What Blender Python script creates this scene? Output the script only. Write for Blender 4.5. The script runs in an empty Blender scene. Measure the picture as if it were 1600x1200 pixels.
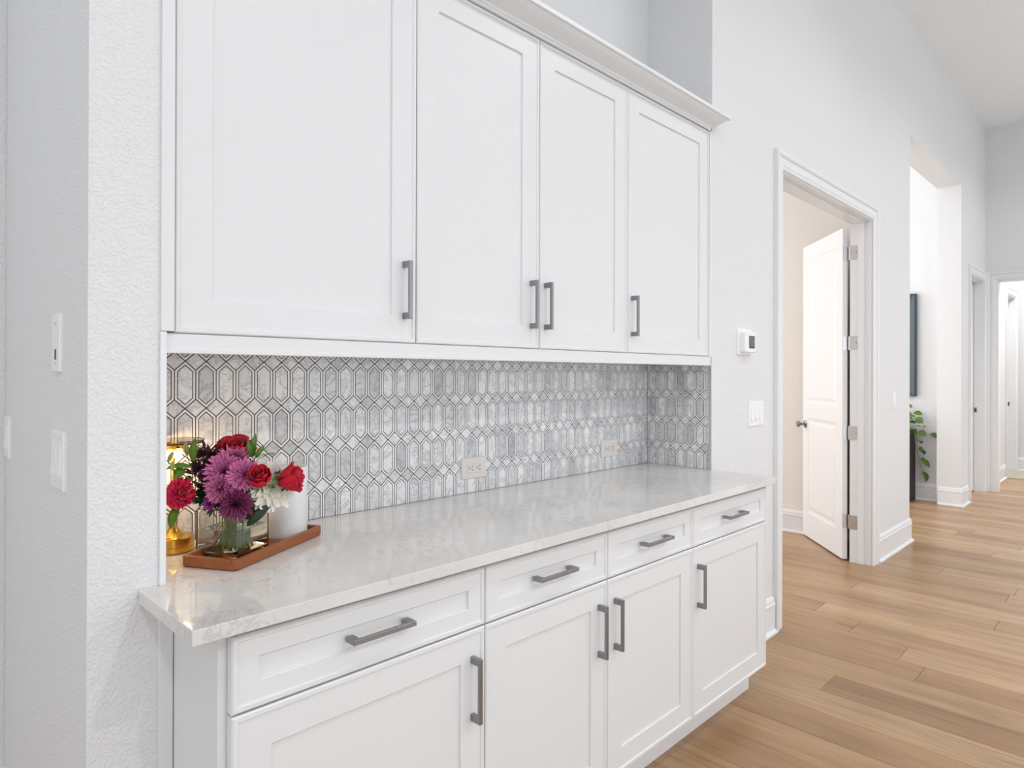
import bpy, math, random
from mathutils import Vector, Matrix
random.seed(7)
D = bpy.data
SC = bpy.context.scene
COL = SC.collection
PI = math.pi

# ------------------------------------------------------------------ camera
YAW, PITCH, ROLL = math.radians(44.858), math.radians(.0916), math.radians(.1644)
CAM = Vector((0, 0, 1.3442))
F = Vector((math.cos(YAW), math.sin(YAW), 0)); R = Vector((math.sin(YAW), -math.cos(YAW), 0)); Z = Vector((0, 0, 1))
F, U = F*math.cos(PITCH)+Z*math.sin(PITCH), Z*math.cos(PITCH)-F*math.sin(PITCH)
R, U = R*math.cos(ROLL)+U*math.sin(ROLL), U*math.cos(ROLL)-R*math.sin(ROLL)
cd = D.cameras.new('camera'); cam = D.objects.new('camera', cd); COL.objects.link(cam)
m = Matrix.Identity(4)
for i in range(3):
    m[i][0] = R[i]; m[i][1] = U[i]; m[i][2] = -F[i]; m[i][3] = CAM[i]
cam.matrix_world = m
cd.sensor_width = 36; cd.lens = 36*1016.11/1600; cd.shift_y = -16.9/1600; cd.clip_start = .02
SC.camera = cam

# ------------------------------------------------------------------ world and lights
w = D.worlds.new('world'); SC.world = w; w.use_nodes = True
bg = w.node_tree.nodes['Background']; bg.inputs[0].default_value = (.86, .93, 1, 1); bg.inputs[1].default_value = 1.2

def area(name, loc, target, sx, sy, power, color=(1, 1, 1)):
    l = D.lights.new(name, 'AREA'); l.shape = 'RECTANGLE'; l.size = sx; l.size_y = sy; l.energy = power; l.color = color
    o = D.objects.new(name, l); COL.objects.link(o); o.location = loc
    o.rotation_euler = (Vector(target)-Vector(loc)).to_track_quat('-Z', 'Y').to_euler(); return o
def spot(name, loc, power, color=(.985, .99, 1), rad=.07, ang=150):
    l = D.lights.new(name, 'SPOT'); l.energy = power; l.color = color; l.shadow_soft_size = rad
    l.spot_size = math.radians(ang); l.spot_blend = .5
    o = D.objects.new(name, l); COL.objects.link(o); o.location = loc; return o
# daylight through the glazing of the great room behind the camera
for i, wx in enumerate((-1.6, 1.8, 5.2, 8.6)):
    area('window_daylight', (wx, -4.9, 1.65), (wx, 1.0, 1.75), 2.6, 2.4, 40, (.935, .97, 1))
area('side_light', (-4.0, -1.6, 2.2), (2, -1.2, 1.9), 2.6, 3.4, 75, (.935, .97, 1))
area('side_light', (-4.0, 1.3, 2.2), (.3, 1.9, 1.6), 1.6, 3.4, 38, (.935, .97, 1))  # unseen side source, added to brighten the left wall
for wx in (-.8, 1.5, 3.8, 6.1, 8.4):
    spot('downlight_and_fill', (wx, -.35, 4.17), 72)
    spot('downlight_and_fill', (wx, -3.1, 4.17), 170)  # second row, added as fill so that more light bounces to the ceiling
# the bright room behind the wide opening, the study behind the double door, the far hall
area('bright_room_light', (7.0, 5.8, 2.2), (7.6, 1.5, 1.9), 2.0, 3.4, 130, (1, 1, 1))
area('bright_room_light', (5.90, 3.4, 2.2), (8.1, 3.4, 2.2), 2.6, 3.4, 85, (.97, .985, 1))  # added fill facing the side wall and jamb; no window behind it
area('study_daylight', (4.2, 5.12, 1.8), (4.2, 2.0, 1.8), 1.8, 2.0, 130, (.975, .985, 1))
area('far_hall_light', (10.4, -.2, 4.1), (10.45, .1, 0), 1.0, 1.0, 170, (1, 1, 1))

SC.view_settings.view_transform = 'Standard'; SC.view_settings.look = 'None'
SC.view_settings.gamma = 1; SC.view_settings.use_curve_mapping = False
SC.view_settings.exposure = -0.78

# ------------------------------------------------------------------ materials
def mat(name, color, rough=.5, metal=0, **k):
    m = D.materials.new(name); m.use_nodes = True
    b = m.node_tree.nodes['Principled BSDF']
    b.inputs['Base Color'].default_value = (*color, 1); b.inputs['Roughness'].default_value = rough
    b.inputs['Metallic'].default_value = metal
    for kk, v in k.items(): b.inputs[kk.replace('_', ' ')].default_value = v
    return m
class N:
    def __init__(s, m): s.t = m.node_tree; s.b = s.t.nodes['Principled BSDF']
    def n(s, typ, **k):
        x = s.t.nodes.new(typ)
        for a, v in k.items():
            if a.startswith('i_'): x.inputs[a[2:].replace('_', ' ')].default_value = v
            else: setattr(x, a, v)
        return x
    def l(s, a, b): s.t.links.new(a, b)
    def ramp(s, src, stops):
        r = s.n('ShaderNodeValToRGB'); cr = r.color_ramp
        while len(cr.elements) < len(stops): cr.elements.new(.5)
        for e, (p, c) in zip(cr.elements, stops): e.position = p; e.color = (*c, 1) if len(c) == 3 else c
        s.l(src, r.inputs[0]); return r.outputs[0]
    def bump(s, h, strength, dist):
        b = s.n('ShaderNodeBump', i_Strength=strength, i_Distance=dist); s.l(h, b.inputs['Height']); s.l(b.outputs[0], s.b.inputs['Normal'])
    def mix(s, fac, a, b, mode='MIX'):
        x = s.n('ShaderNodeMix', data_type='RGBA', blend_type=mode)
        for sock, v in ((x.inputs['Factor'], fac), (x.inputs['A'], a), (x.inputs['B'], b)):
            if isinstance(v, bpy.types.NodeSocket): s.l(v, sock)
            elif isinstance(v, (int, float)): sock.default_value = v
            else: sock.default_value = (*v, 1)
        return x.outputs['Result']
def plaster(name, color, scale=170, st=.35, dist=.002):
    m = mat(name, color, .75); n = N(m); tc = n.n('ShaderNodeTexCoord')
    a = n.n('ShaderNodeTexNoise', i_Scale=scale, i_Detail=2, i_Roughness=.5); n.l(tc.outputs['Object'], a.inputs['Vector'])
    h = n.ramp(a.outputs[0], [(.42, (0, 0, 0)), (.62, (1, 1, 1))]); n.bump(h, st, dist); return m
M_WALL = plaster('wall_paint', (.77, .77, .775), 150, .42, .0024)
M_CEIL = plaster('ceiling_paint', (.87, .885, .90), 60, .5, .004)
M_PEACH = plaster('peach_wall_paint', (.82, .775, .735), 150, .3, .002)
M_TRIM = mat('trim_paint', (.80, .805, .815), .38)
M_CAB = mat('cabinet_paint', (.765, .768, .776), .36)
M_DOORP = mat('door_paint', (.82, .82, .83), .4)
M_GAP = mat('cabinet_shadow_gap', (.35, .35, .35), .6)
M_STEEL = mat('brushed_nickel', (.30, .30, .31), .34, 1)
M_HINGE = mat('satin_hinge_metal', (.62, .62, .63), .28, 1)
M_PLATE = mat('white_plastic', (.88, .88, .87), .3)
M_PLATE_W = mat('almond_plastic', (.78, .72, .68), .35)
M_BLACK = mat('black_slot', (.01, .01, .01), .5)
M_SCREEN = mat('thermostat_screen', (.10, .12, .09), .15)
M_GROUT = mat('bronze_grout', (.040, .030, .025), .5)
M_STRIP = mat('white_marble_strip', (.90, .895, .89), .15)
M_GOLD = mat('brushed_gold', (.75, .42, .08), .25, 1)
M_CUP = mat('matte_white_ceramic', (.76, .755, .76), .55)
M_CONC = mat('dark_planter', (.02, .021, .02), .6)
M_SOIL = mat('potting_soil', (.03, .02, .015), .9)
M_ART = mat('blue_grey_frame', (.055, .085, .10), .55)
M_ARTD = mat('dark_frame_edge', (.02, .02, .02), .4)
M_CANVAS = mat('framed_canvas', (.25, .30, .32), .5)
M_CARPET = mat('beige_carpet', (.48, .46, .36), .95)

def marble():
    m = mat('carrara_marble', (.6, .6, .6), .09); n = N(m)
    tc = n.n('ShaderNodeTexCoord'); oi = n.n('ShaderNodeObjectInfo')
    mp = n.n('ShaderNodeVectorMath', operation='MULTIPLY_ADD'); n.l(oi.outputs['Random'], mp.inputs[0]); mp.inputs[1].default_value = (37, 91, 53); n.l(tc.outputs['Object'], mp.inputs[2])
    a = n.n('ShaderNodeTexNoise', i_Scale=16, i_Detail=5, i_Roughness=.55, i_Distortion=.4); n.l(mp.outputs[0], a.inputs['Vector'])
    b = n.n('ShaderNodeTexNoise', i_Scale=17, i_Detail=8, i_Roughness=.68, i_Distortion=.9); n.l(mp.outputs[0], b.inputs['Vector'])
    ca = n.ramp(a.outputs[0], [(.28, (.72, .725, .735)), (.5, (.86, .86, .865)), (.72, (.93, .93, .93))])
    vn = n.ramp(b.outputs[0], [(.455, (1, 1, 1)), (.485, (.55, .55, .56)), (.495, (.70, .70, .71)), (.53, (1, 1, 1))])
    tone = n.ramp(oi.outputs['Random'], [(0, (.66, .67, .69)), (.2, (.80, .80, .82)), (.5, (.93, .93, .935)), (1, (1.03, 1.03, 1.03))])
    x = n.mix(.8, ca, vn, 'MULTIPLY'); y = n.mix(1.0, x, tone, 'MULTIPLY')
    n.l(y, n.b.inputs['Base Color']); return m
M_MARBLE = marble()
def quartz():
    m = mat('quartz', (.6, .6, .6), .07); n = N(m); tc = n.n('ShaderNodeTexCoord')
    a = n.n('ShaderNodeTexNoise', i_Scale=9, i_Detail=7, i_Roughness=.62, i_Distortion=1.6); n.l(tc.outputs['Object'], a.inputs['Vector'])
    v = n.ramp(a.outputs[0], [(.475, (1, 1, 1)), (.495, (.80, .79, .77)), (.502, (.84, .82, .80)), (.52, (1, 1, 1))])
    g = n.n('ShaderNodeTexNoise', i_Scale=420, i_Detail=3, i_Roughness=.8); n.l(tc.outputs['Object'], g.inputs['Vector'])
    gr = n.ramp(g.outputs[0], [(.3, (.66, .64, .62)), (.5, (.71, .69, .67)), (.7, (.76, .74, .72))])
    k = n.n('ShaderNodeTexNoise', i_Scale=3.2, i_Detail=2); n.l(tc.outputs['Object'], k.inputs['Vector'])
    kr = n.ramp(k.outputs[0], [(.4, (.94, .94, .94)), (.6, (1.04, 1.04, 1.04))])
    # veins come and go along the slab
    vm = n.n('ShaderNodeTexNoise', i_Scale=5, i_Detail=1); n.l(tc.outputs['Object'], vm.inputs['Vector'])
    vf = n.ramp(vm.outputs[0], [(.42, (0, 0, 0)), (.58, (1, 1, 1))])
    v2 = n.mix(vf, (1, 1, 1), v)
    n.l(n.mix(1, n.mix(1, gr, kr, 'MULTIPLY'), v2, 'MULTIPLY'), n.b.inputs['Base Color']); return m
M_QUARTZ = quartz()
def oak(name, stops, rough=.33, scale=1.0, axis='Y', knots=True):
    m = mat(name, (.4, .25, .15), rough); n = N(m)
    tc = n.n('ShaderNodeTexCoord'); oi = n.n('ShaderNodeObjectInfo')
    off = n.n('ShaderNodeVectorMath', operation='MULTIPLY_ADD'); n.l(oi.outputs['Random'], off.inputs[0]); off.inputs[1].default_value = (41, 77, 13); n.l(tc.outputs['Object'], off.inputs[2])
    def stretched(sx, sy):
        mm = n.n('ShaderNodeMapping'); mm.inputs['Scale'].default_value = (sx, sy, sx) if axis == 'Y' else (sy, sx, sx); n.l(off.outputs[0], mm.inputs[0]); return mm.outputs[0]
    g = n.n('ShaderNodeTexNoise', i_Scale=60*scale, i_Detail=6, i_Roughness=.65, i_Distortion=.6); n.l(stretched(1, .035), g.inputs['Vector'])
    f = n.n('ShaderNodeTexNoise', i_Scale=6*scale, i_Detail=3, i_Roughness=.5, i_Distortion=.8); n.l(stretched(1, .18), f.inputs['Vector'])
    base = n.ramp(oi.outputs['Random'], stops)
    gc = n.ramp(g.outputs[0], [(.30, (.66, .62, .58)), (.47, (.96, .96, .96)), (.7, (1.10, 1.10, 1.10))])
    fc = n.ramp(f.outputs[0], [(.3, (.80, .78, .75)), (.6, (1.06, 1.06, 1.06))])
    c = n.mix(1, n.mix(1, base, gc, 'MULTIPLY'), fc, 'MULTIPLY')
    if knots:
        k = n.n('ShaderNodeTexVoronoi', i_Scale=2.6*scale); n.l(stretched(1, .30), k.inputs['Vector'])
        kr = n.ramp(k.outputs['Distance'], [(.0, (.34, .27, .22)), (.03, (.55, .48, .42)), (.06, (1, 1, 1))])
        c = n.mix(.9, c, kr, 'MULTIPLY')
        q = n.n('ShaderNodeTexNoise', i_Scale=11, i_Detail=3, i_Roughness=.6, i_Distortion=.3); n.l(stretched(1, .10), q.inputs['Vector'])
        qr = n.ramp(q.outputs[0], [(.68, (1, 1, 1)), (.74, (.62, .56, .50)), (.80, (.5, .43, .37))])
        c = n.mix(.9, c, qr, 'MULTIPLY')
    n.l(c, n.b.inputs['Base Color'])
    n.bump(g.outputs[0], .12, .0008); return m
M_OAK = oak('oak_floor', [(0, (.35, .20, .096)), (.35, (.415, .252, .132)), (.7, (.45, .28, .150)), (1, (.49, .315, .178))])
M_SUB = mat('floor_joint', (.10, .06, .035), .8)
M_ACACIA = oak('acacia_tray', [(0, (.33, .095, .022)), (1, (.33, .095, .022))], .38, 1.6, 'X', False)
def glass(name, color=(1, 1, 1), ior=1.45, rough=0):
    return mat(name, color, rough, 0, IOR=ior, **{'Transmission_Weight': 1.0})
M_GLASS = glass('clear_glass', (.97, .99, .97))
M_SMOKE = glass('smoked_glass', (.55, .50, .48))
M_WATER = glass('vase_water', (.985, .985, .94), 1.33)
M_LED = mat('lamp_led', (1, .9, .7), .5); M_LED.node_tree.nodes['Principled BSDF'].inputs['Emission Color'].default_value = (1, .78, .45, 1); M_LED.node_tree.nodes['Principled BSDF'].inputs['Emission Strength'].default_value = 9
def tinted(name, lo, hi, rough=.55, var=.0):
    """colour from the mesh attribute 'tint' (0 = heart of the flower, 1 = petal tip)"""
    m = mat(name, hi, rough, 0); n = N(m); a = n.n('ShaderNodeAttribute', attribute_name='tint')
    n.l(n.ramp(a.outputs['Fac'], [(0, lo), (1, hi)]), n.b.inputs['Base Color']); return m
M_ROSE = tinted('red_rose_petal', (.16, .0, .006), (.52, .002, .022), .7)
M_MUM = tinted('orchid_pink_petal', (.13, .0, .05), (.86, .23, .50), .7)  # own pink gradient, deepened with petal shade at the heart, highlights at tips
M_MUMD = tinted('plum_petal', (.03, .0, .015), (.30, .035, .14), .7)
M_CARN = tinted('hot_pink_petal', (.38, .0, .022), (.80, .025, .12), .7)
M_WHITE = tinted('cream_petal', (.74, .70, .50), (.93, .91, .86), .5)
M_PURP = tinted('violet_petal', (.12, .0, .10), (.45, .04, .36), .5)
M_LEAF = tinted('fresh_leaf', (.04, .10, .010), (.11, .24, .022), .45)
M_DLEAF = tinted('dark_leaf', (.008, .022, .008), (.03, .06, .018), .5)
M_BURG = tinted('burgundy_filler', (.015, .006, .010), (.10, .012, .035), .6)
M_BUD = mat('yellow_green_bud', (.30, .33, .08), .5)
M_STEM = mat('flower_stem', (.22, .34, .06), .5)

# ------------------------------------------------------------------ mesh helpers
class MB:
    def __init__(s): s.v = []; s.f = []; s.t = []
    def add(s, vs, fs, tint=None):
        o = len(s.v); s.v += [tuple(v) for v in vs]; s.f += [tuple(i+o for i in f) for f in fs]
        s.t += tint if tint else [1.0]*len(vs); return s
    def box(s, x0, x1, y0, y1, z0, z1, b=0.0):
        if b <= 0:
            vs = [(x, y, z) for z in (z0, z1) for y in (y0, y1) for x in (x0, x1)]
            return s.add(vs, [(0, 2, 3, 1), (4, 5, 7, 6), (0, 1, 5, 4), (2, 6, 7, 3), (0, 4, 6, 2), (1, 3, 7, 5)])
        # chamfered box: 24 verts
        X = (x0, x1); Y = (y0, y1); ZZ = (z0, z1); vs = []; idx = {}
        for i in (0, 1):
            for j in (0, 1):
                for k in (0, 1):
                    sx, sy, sz = (1, -1)[i], (1, -1)[j], (1, -1)[k]
                    for a in range(3):
                        p = [X[i], Y[j], ZZ[k]]
                        for q, sg in ((0, sx), (1, sy), (2, sz)):
                            if q != a: p[q] += sg*b
                        idx[i, j, k, a] = len(vs); vs.append(tuple(p))
        fs = []
        def g(a, lst): fs.append(tuple(idx[c[0], c[1], c[2], a] for c in lst))
        for a in range(3):
            for sd in (0, 1):
                c4 = []
                for q in ((0, 0), (1, 0), (1, 1), (0, 1)):
                    c = [0, 0, 0]; c[a] = sd; c[(a+1) % 3] = q[0]; c[(a+2) % 3] = q[1]; c4.append(tuple(c))
                if sd == 0: c4.reverse()
                g(a, c4)
        for a in range(3):       # edges parallel to axis a
            b_, c_ = (a+1) % 3, (a+2) % 3
            for p in (0, 1):
                for q in (0, 1):
                    e0 = [0, 0, 0]; e0[b_] = p; e0[c_] = q; e1 = list(e0); e1[a] = 1
                    f = [idx[(*e0, b_)], idx[(*e1, b_)], idx[(*e1, c_)], idx[(*e0, c_)]]
                    if p == q: f.reverse()
                    fs.append(tuple(f))
        for i in (0, 1):
            for j in (0, 1):
                for k in (0, 1):
                    f = [idx[i, j, k, 0], idx[i, j, k, 1], idx[i, j, k, 2]]
                    if (i+j+k) % 2 == 0: f.reverse()
                    fs.append(tuple(f))
        return s.add(vs, fs)
    def prism(s, poly, w0, w1, fn, ch=0.0):
        """polygon (u,v) extruded from w0 (back) to w1 (front), optional chamfer at the front"""
        n = len(poly); vs = [fn(u, v, w0) for u, v in poly]
        if ch: vs += [fn(u, v, w1-ch) for u, v in poly]; inner = inset(poly, ch); inner = inner if len(inner) == n else poly
        else: inner = poly
        vs += [fn(u, v, w1) for u, v in inner]
        L = 3 if ch else 2; fs = [tuple(range((L-1)*n, L*n))]
        for l in range(L-1):
            for i in range(n): fs.append((l*n+i, l*n+(i+1) % n, (l+1)*n+(i+1) % n, (l+1)*n+i))
        fs.append(tuple(range(n-1, -1, -1)))
        return s.add(vs, fs)
    def lathe(s, prof, n=32, c=(0, 0, 0), axis=None):
        """profile of (r,z); axis = optional matrix"""
        vs = []; fs = []; k = len(prof)
        for i in range(n):
            a = 2*PI*i/n
            for r, z in prof:
                p = Vector((r*math.cos(a), r*math.sin(a), z)); p = (axis @ p) if axis else p
                vs.append((p.x+c[0], p.y+c[1], p.z+c[2]))
        for i in range(n):
            j = (i+1) % n
            for q in range(k-1):
                a, b, c2, d = i*k+q, j*k+q, j*k+q+1, i*k+q+1
                if prof[q][0] < 1e-7: fs.append((a, c2, d))
                elif prof[q+1][0] < 1e-7: fs.append((a, b, d))
                else: fs.append((a, b, c2, d))
        return s.add(vs, fs)
    def tube(s, pts, r, n=6, r1=None):
        pts = [Vector(p) for p in pts]; vs = []; fs = []; m = len(pts); r1 = r if r1 is None else r1
        for i, p in enumerate(pts):
            t = (pts[min(i+1, m-1)]-pts[max(i-1, 0)]).normalized()
            a = t.cross(Vector((0, 0, 1)));
            if a.length < .1: a = t.cross(Vector((1, 0, 0)))
            a.normalize(); b = t.cross(a); rr = r+(r1-r)*i/(m-1)
            for k in range(n): q = 2*PI*k/n; vs.append(p+a*math.cos(q)*rr+b*math.sin(q)*rr)
        for i in range(m-1):
            for k in range(n): fs.append((i*n+k, i*n+(k+1) % n, (i+1)*n+(k+1) % n, (i+1)*n+k))
        fs.append(tuple(range(n))[::-1]); fs.append(tuple(range((m-1)*n, m*n)))
        return s.add(vs, fs)
    def sweep(s, path, prof, fn):
        """profile [(offset, height)] along an open 2D path with mitres; fn(x,y,h)->3D; offset goes to the left of the path"""
        P = [Vector(p) for p in path]; n = len(P); k = len(prof); vs = []; fs = []
        for i, p in enumerate(P):
            ns = []
            if i > 0: d = (P[i]-P[i-1]).normalized(); ns.append(Vector((-d.y, d.x)))
            if i < n-1: d = (P[i+1]-P[i]).normalized(); ns.append(Vector((-d.y, d.x)))
            mi = (ns[0]+ns[-1]); mi = mi/(mi.length_squared/2) if len(ns) == 2 else ns[0]
            if len(ns) == 2: mi = (ns[0]+ns[1]); mi = mi*(2/mi.length_squared)
            for o, h in prof: q = p+mi*o; vs.append(fn(q.x, q.y, h))
        for i in range(n-1):
            for j in range(k):
                a, b = j, (j+1) % k
                fs.append((i*k+a, (i+1)*k+a, (i+1)*k+b, i*k+b))
        fs.append(tuple(range(k))); fs.append(tuple(range((n-1)*k, n*k))[::-1])
        return s.add(vs, fs)
    def build(s, name, m, parent=None, smooth=False, fix=True, origin=None, auto=None):
        me = D.meshes.new(name)
        o3 = Vector(origin) if origin else Vector((0, 0, 0))
        me.from_pydata([tuple(Vector(v)-o3) for v in s.v] if origin else s.v, [], s.f)
        if any(t != 1.0 for t in s.t):
            at = me.attributes.new('tint', 'FLOAT', 'POINT'); at.data.foreach_set('value', s.t)
        me.materials.append(m)
        if fix:
            import bmesh
            bm = bmesh.new(); bm.from_mesh(me); bmesh.ops.recalc_face_normals(bm, faces=bm.faces); bm.to_mesh(me); bm.free()
        if smooth:
            me.polygons.foreach_set('use_smooth', [True]*len(me.polygons))
            if auto: me.set_sharp_from_angle(angle=math.radians(auto))
        o = D.objects.new(name, me); COL.objects.link(o)
        if origin: o.location = o3
        if parent:
            o.parent = parent
            if origin and parent: o.location = o3 - world_loc(parent)
            else: o.location = -world_loc(parent)
        return o
def world_loc(o):
    v = Vector(o.location)
    while o.parent: o = o.parent; v += Vector(o.location)
    return v
def empty(name, loc):
    o = D.objects.new(name, None); COL.objects.link(o); o.location = loc; o.empty_display_size = .05; return o
def tag(o, label, cat, group=None, kind=None):
    o['label'] = label; o['category'] = cat
    if group: o['group'] = group
    if kind: o['kind'] = kind
    return o
def struct(o, label=None):
    o['kind'] = 'structure'
    if label: o['label'] = label
    return o
def thing(name, loc, label, cat, group=None): return tag(empty(name, loc), label, cat, group)
def inset(poly, d):
    n = len(poly); A = sum(poly[i][0]*poly[(i+1) % n][1]-poly[(i+1) % n][0]*poly[i][1] for i in range(n)); sg = 1 if A > 0 else -1
    L = []
    for i in range(n):
        (x0, y0), (x1, y1) = poly[i], poly[(i+1) % n]; l = math.hypot(x1-x0, y1-y0)
        if l < 1e-7: continue
        nx, ny = -(y1-y0)/l*sg, (x1-x0)/l*sg; L.append((nx, ny, nx*x0+ny*y0+d))
    out = []
    for i in range(len(L)):
        a1, b1, c1 = L[i-1]; a2, b2, c2 = L[i]; dt = a1*b2-a2*b1
        if abs(dt) < 1e-9: continue
        out.append(((c1*b2-c2*b1)/dt, (a1*c2-a2*c1)/dt))
    return out
def clip(poly, x0, x1, y0, y1):
    for ax, lim, sg in ((0, x0, 1), (0, x1, -1), (1, y0, 1), (1, y1, -1)):
        out = []
        for i in range(len(poly)):
            a, b = poly[i-1], poly[i]; da, db = sg*(a[ax]-lim), sg*(b[ax]-lim)
            if (da < 0) != (db < 0):
                t = da/(da-db); out.append((a[0]+(b[0]-a[0])*t, a[1]+(b[1]-a[1])*t))
            if db >= 0: out.append(b)
        poly = out
        if len(poly) < 3: return []
    q = [poly[0]]
    for p in poly[1:]:
        if math.hypot(p[0]-q[-1][0], p[1]-q[-1][1]) > 1e-5: q.append(p)
    if len(q) > 1 and math.hypot(q[0][0]-q[-1][0], q[0][1]-q[-1][1]) < 1e-5: q.pop()
    return q if len(q) > 2 else []
def parea(p): return abs(sum(p[i-1][0]*p[i][1]-p[i][0]*p[i-1][1] for i in range(len(p))))/2

# ------------------------------------------------------------------ key dimensions
YW, YB = 1.4373, 1.7795          # face of the long wall, face of the niche's back wall
XN0, XN1 = .4428, 2.7254         # niche from side to side
XL = .306                        # end face of the wall on the left
CEIL = 4.21
# ------------------------------------------------------------------ floor
def floor():
    fl = MB().box(-4.2, 12.2, -5.2, 6.2, -.12, -.012).build('floor', M_SUB); struct(fl, 'floor of wide light brown oak planks')
    rnd = random.Random(11)
    manual = {-1: [1.026, -1.5], 0: [.12, -2.3], 1: [.763, -1.3], 2: [-.9], 3: [1.153, -1.0], 5: [.1], 9: [.647, -1.6], 7: [-.35]}
    i = -22; cnt = 0
    while 3.09+.19*i < 10.66:
        x0 = 3.09+.19*i; x1 = x0+.19; i_ = i; i += 1
        if x0 < -1.1: continue
        x1 = min(x1, 10.66)
        ymax = 4.6 if 2.9 < x0 < 8.1 else 1.60
        if x0 < .5: ymax = 2.42
        cuts = list(manual.get(i_, []))
        if not cuts:
            y = 1.2-rnd.random()*2.1; cuts = [y]
        lo = min(cuts)
        while lo > -2.6: lo -= 1.5+rnd.random()*.9; cuts.append(lo)
        hi = max(cuts)
        while hi < ymax-.6: hi += 1.7+rnd.random()*.9; cuts.append(hi)
        cuts = sorted(c for c in cuts if -4.4 < c < ymax-.05); ends = [-4.6]+cuts+[ymax]
        for a, b in zip(ends, ends[1:]):
            g = .0007; ch = .0012
            X0, X1, Y0, Y1 = x0+g, x1-g, a+g, b-g; cx, cy = (x0+x1)/2, (a+b)/2
            mb = MB(); zt = -.0005*rnd.random()
            mb.prism([(X0, Y0), (X1, Y0), (X1, Y1), (X0, Y1)], -.012, zt, lambda u, v, w_: (u, v, w_), ch)
            mb.build('plank', M_OAK, fl, origin=(cx, cy, 0)); cnt += 1
    # carpet of the room past the far hall
    struct(MB().box(10.66, 12.1, -2, 1.6, -.012, .004).build('floor_carpet', M_CARPET, None), 'pale beige carpet beyond the far doorway')
    return cnt
floor()
# ------------------------------------------------------------------ walls
WT = YW+.14
def walls():
    b = MB()
    b.box(XN1, 3.47, YW, WT, 0, CEIL); b.box(XN1, XN1+.12, WT, 1.92, 0, CEIL)      # wall right of the niche, niche return
    b.box(3.47, 5.06, YW, WT, 2.45, CEIL)
    b.box(5.06, 5.815, YW, WT, 0, CEIL); b.box(5.815, 6.0268, YW, YW+.214, 0, CEIL)
    b.box(6.0268, 7.971, YW, YW+.214, 3.3012, CEIL)
    b.box(7.971, 8.40, YW, YW+.214, 0, CEIL)
    b.box(8.40, 9.17, YW, WT, 2.44, CEIL); b.box(9.17, 10.73, YW, WT, 0, CEIL)
    b.box(10.73, 11.5, YW, WT, 2.44, CEIL); b.box(11.5, 11.75, YW, WT, 0, CEIL)
    struct(b.build('wall_back', M_WALL), 'long white wall with the doorways and the wide opening')
    struct(MB().box(XN0, XN1, YB, YB+.12, 0, CEIL).build('wall_niche', M_WALL), 'white back wall of the cabinet niche')
    struct(MB().box(XL, XN0, YW, 2.40, 0, CEIL).build('wall_left', M_WALL), 'textured white wall end left of the cabinets')
    struct(MB().box(-4.2, XN0, 2.402, 2.54, 0, CEIL).build('wall_passage', M_WALL), 'white wall meeting the left wall end in a corner at the left edge')
    e = MB(); e.box(9.264, 9.40, 1.315, YW, 0, CEIL); e.box(9.264, 9.40, -.0, 1.315, 2.44, CEIL); e.box(9.264, 9.40, -5.2, 0, 0, CEIL)
    struct(e.build('wall_end', M_WALL), 'white wall at the end of the hall')
    struct(MB().box(11.6, 11.74, -2, YW, 0, CEIL).build('wall_far', M_WALL), 'far white wall seen through the end doorway')
    # study behind the double door
    struct(MB().box(5.66, 5.80, WT, 5.2, 0, 3.3).build('wall_study_right', M_PEACH), 'peach painted wall behind the open door')
    s2 = MB(); s2.box(2.70, 2.84, 1.92, 5.2, 0, 3.3); s2.box(2.70, 5.80, 5.2, 5.34, 0, 3.3)
    struct(s2.build('wall_study_back', M_PEACH)); struct(MB().box(2.70, 5.80, WT, 5.34, 3.3, 3.4).build('ceiling_study', M_CEIL))
    # bright room behind the wide opening
    s3 = MB(); s3.box(8.12, 8.26, YW+.214, 6.0, 0, CEIL); s3.box(5.8, 8.26, 6.0, 6.14, 0, CEIL)
    struct(s3.build('wall_bright_room', M_WALL), 'white side wall of the bright room'); struct(MB().box(5.8, 5.815, WT+.074, 6.0, 0, CEIL).build('wall_bright_room_left', M_WALL))
    c = MB(); c.box(-4.2, 12.2, -5.2, 6.2, CEIL, CEIL+.1)
    struct(c.build('ceiling', M_CEIL), 'high white textured ceiling')
    # great room behind the camera: outer walls with large window openings
    f = MB(); xs = [-4.2, -2.9, -.3, .5, 3.1, 3.9, 6.5, 7.3, 9.9, 12.2]
    for i in range(0, 9):
        if i % 2 == 0: f.box(xs[i], xs[i+1], -5.2, -5.06, 0, CEIL)
        else: f.box(xs[i], xs[i+1], -5.2, -5.06, 0, .45); f.box(xs[i], xs[i+1], -5.2, -5.06, 3.95, CEIL)
    struct(f.build('wall_front', M_WALL))
    g = MB(); g.box(-4.34, -4.2, -5.2, -2.9, 0, CEIL); g.box(-4.34, -4.2, -.3, .5, 0, CEIL); g.box(-4.34, -4.2, 2.1, 2.54, 0, CEIL); g.box(-4.34, -4.2, .5, 2.1, 0, .45); g.box(-4.34, -4.2, .5, 2.1, 3.95, CEIL); g.box(-4.34, -4.2, -2.9, -.3, 0, .45); g.box(-4.34, -4.2, -2.9, -.3, 3.95, CEIL)
    struct(g.build('wall_side', M_WALL)); struct(MB().box(12.2, 12.34, -5.2, 1.5, 0, CEIL).build('wall_outer', M_WALL))
    for i in (1, 3, 5, 7):
        wn = MB(); x0, x1 = xs[i], xs[i+1]
        for a in (x0, (x0+x1)/2-.03, x1-.06): wn.box(a, a+.06, -5.16, -5.10, .45, 3.95)
        for zz in (.45, 2.2, 3.89): wn.box(x0, x1, -5.155, -5.105, zz, zz+.06)
        struct(wn.build('window_%d' % ((i+1)//2), M_TRIM))
walls()
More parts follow.
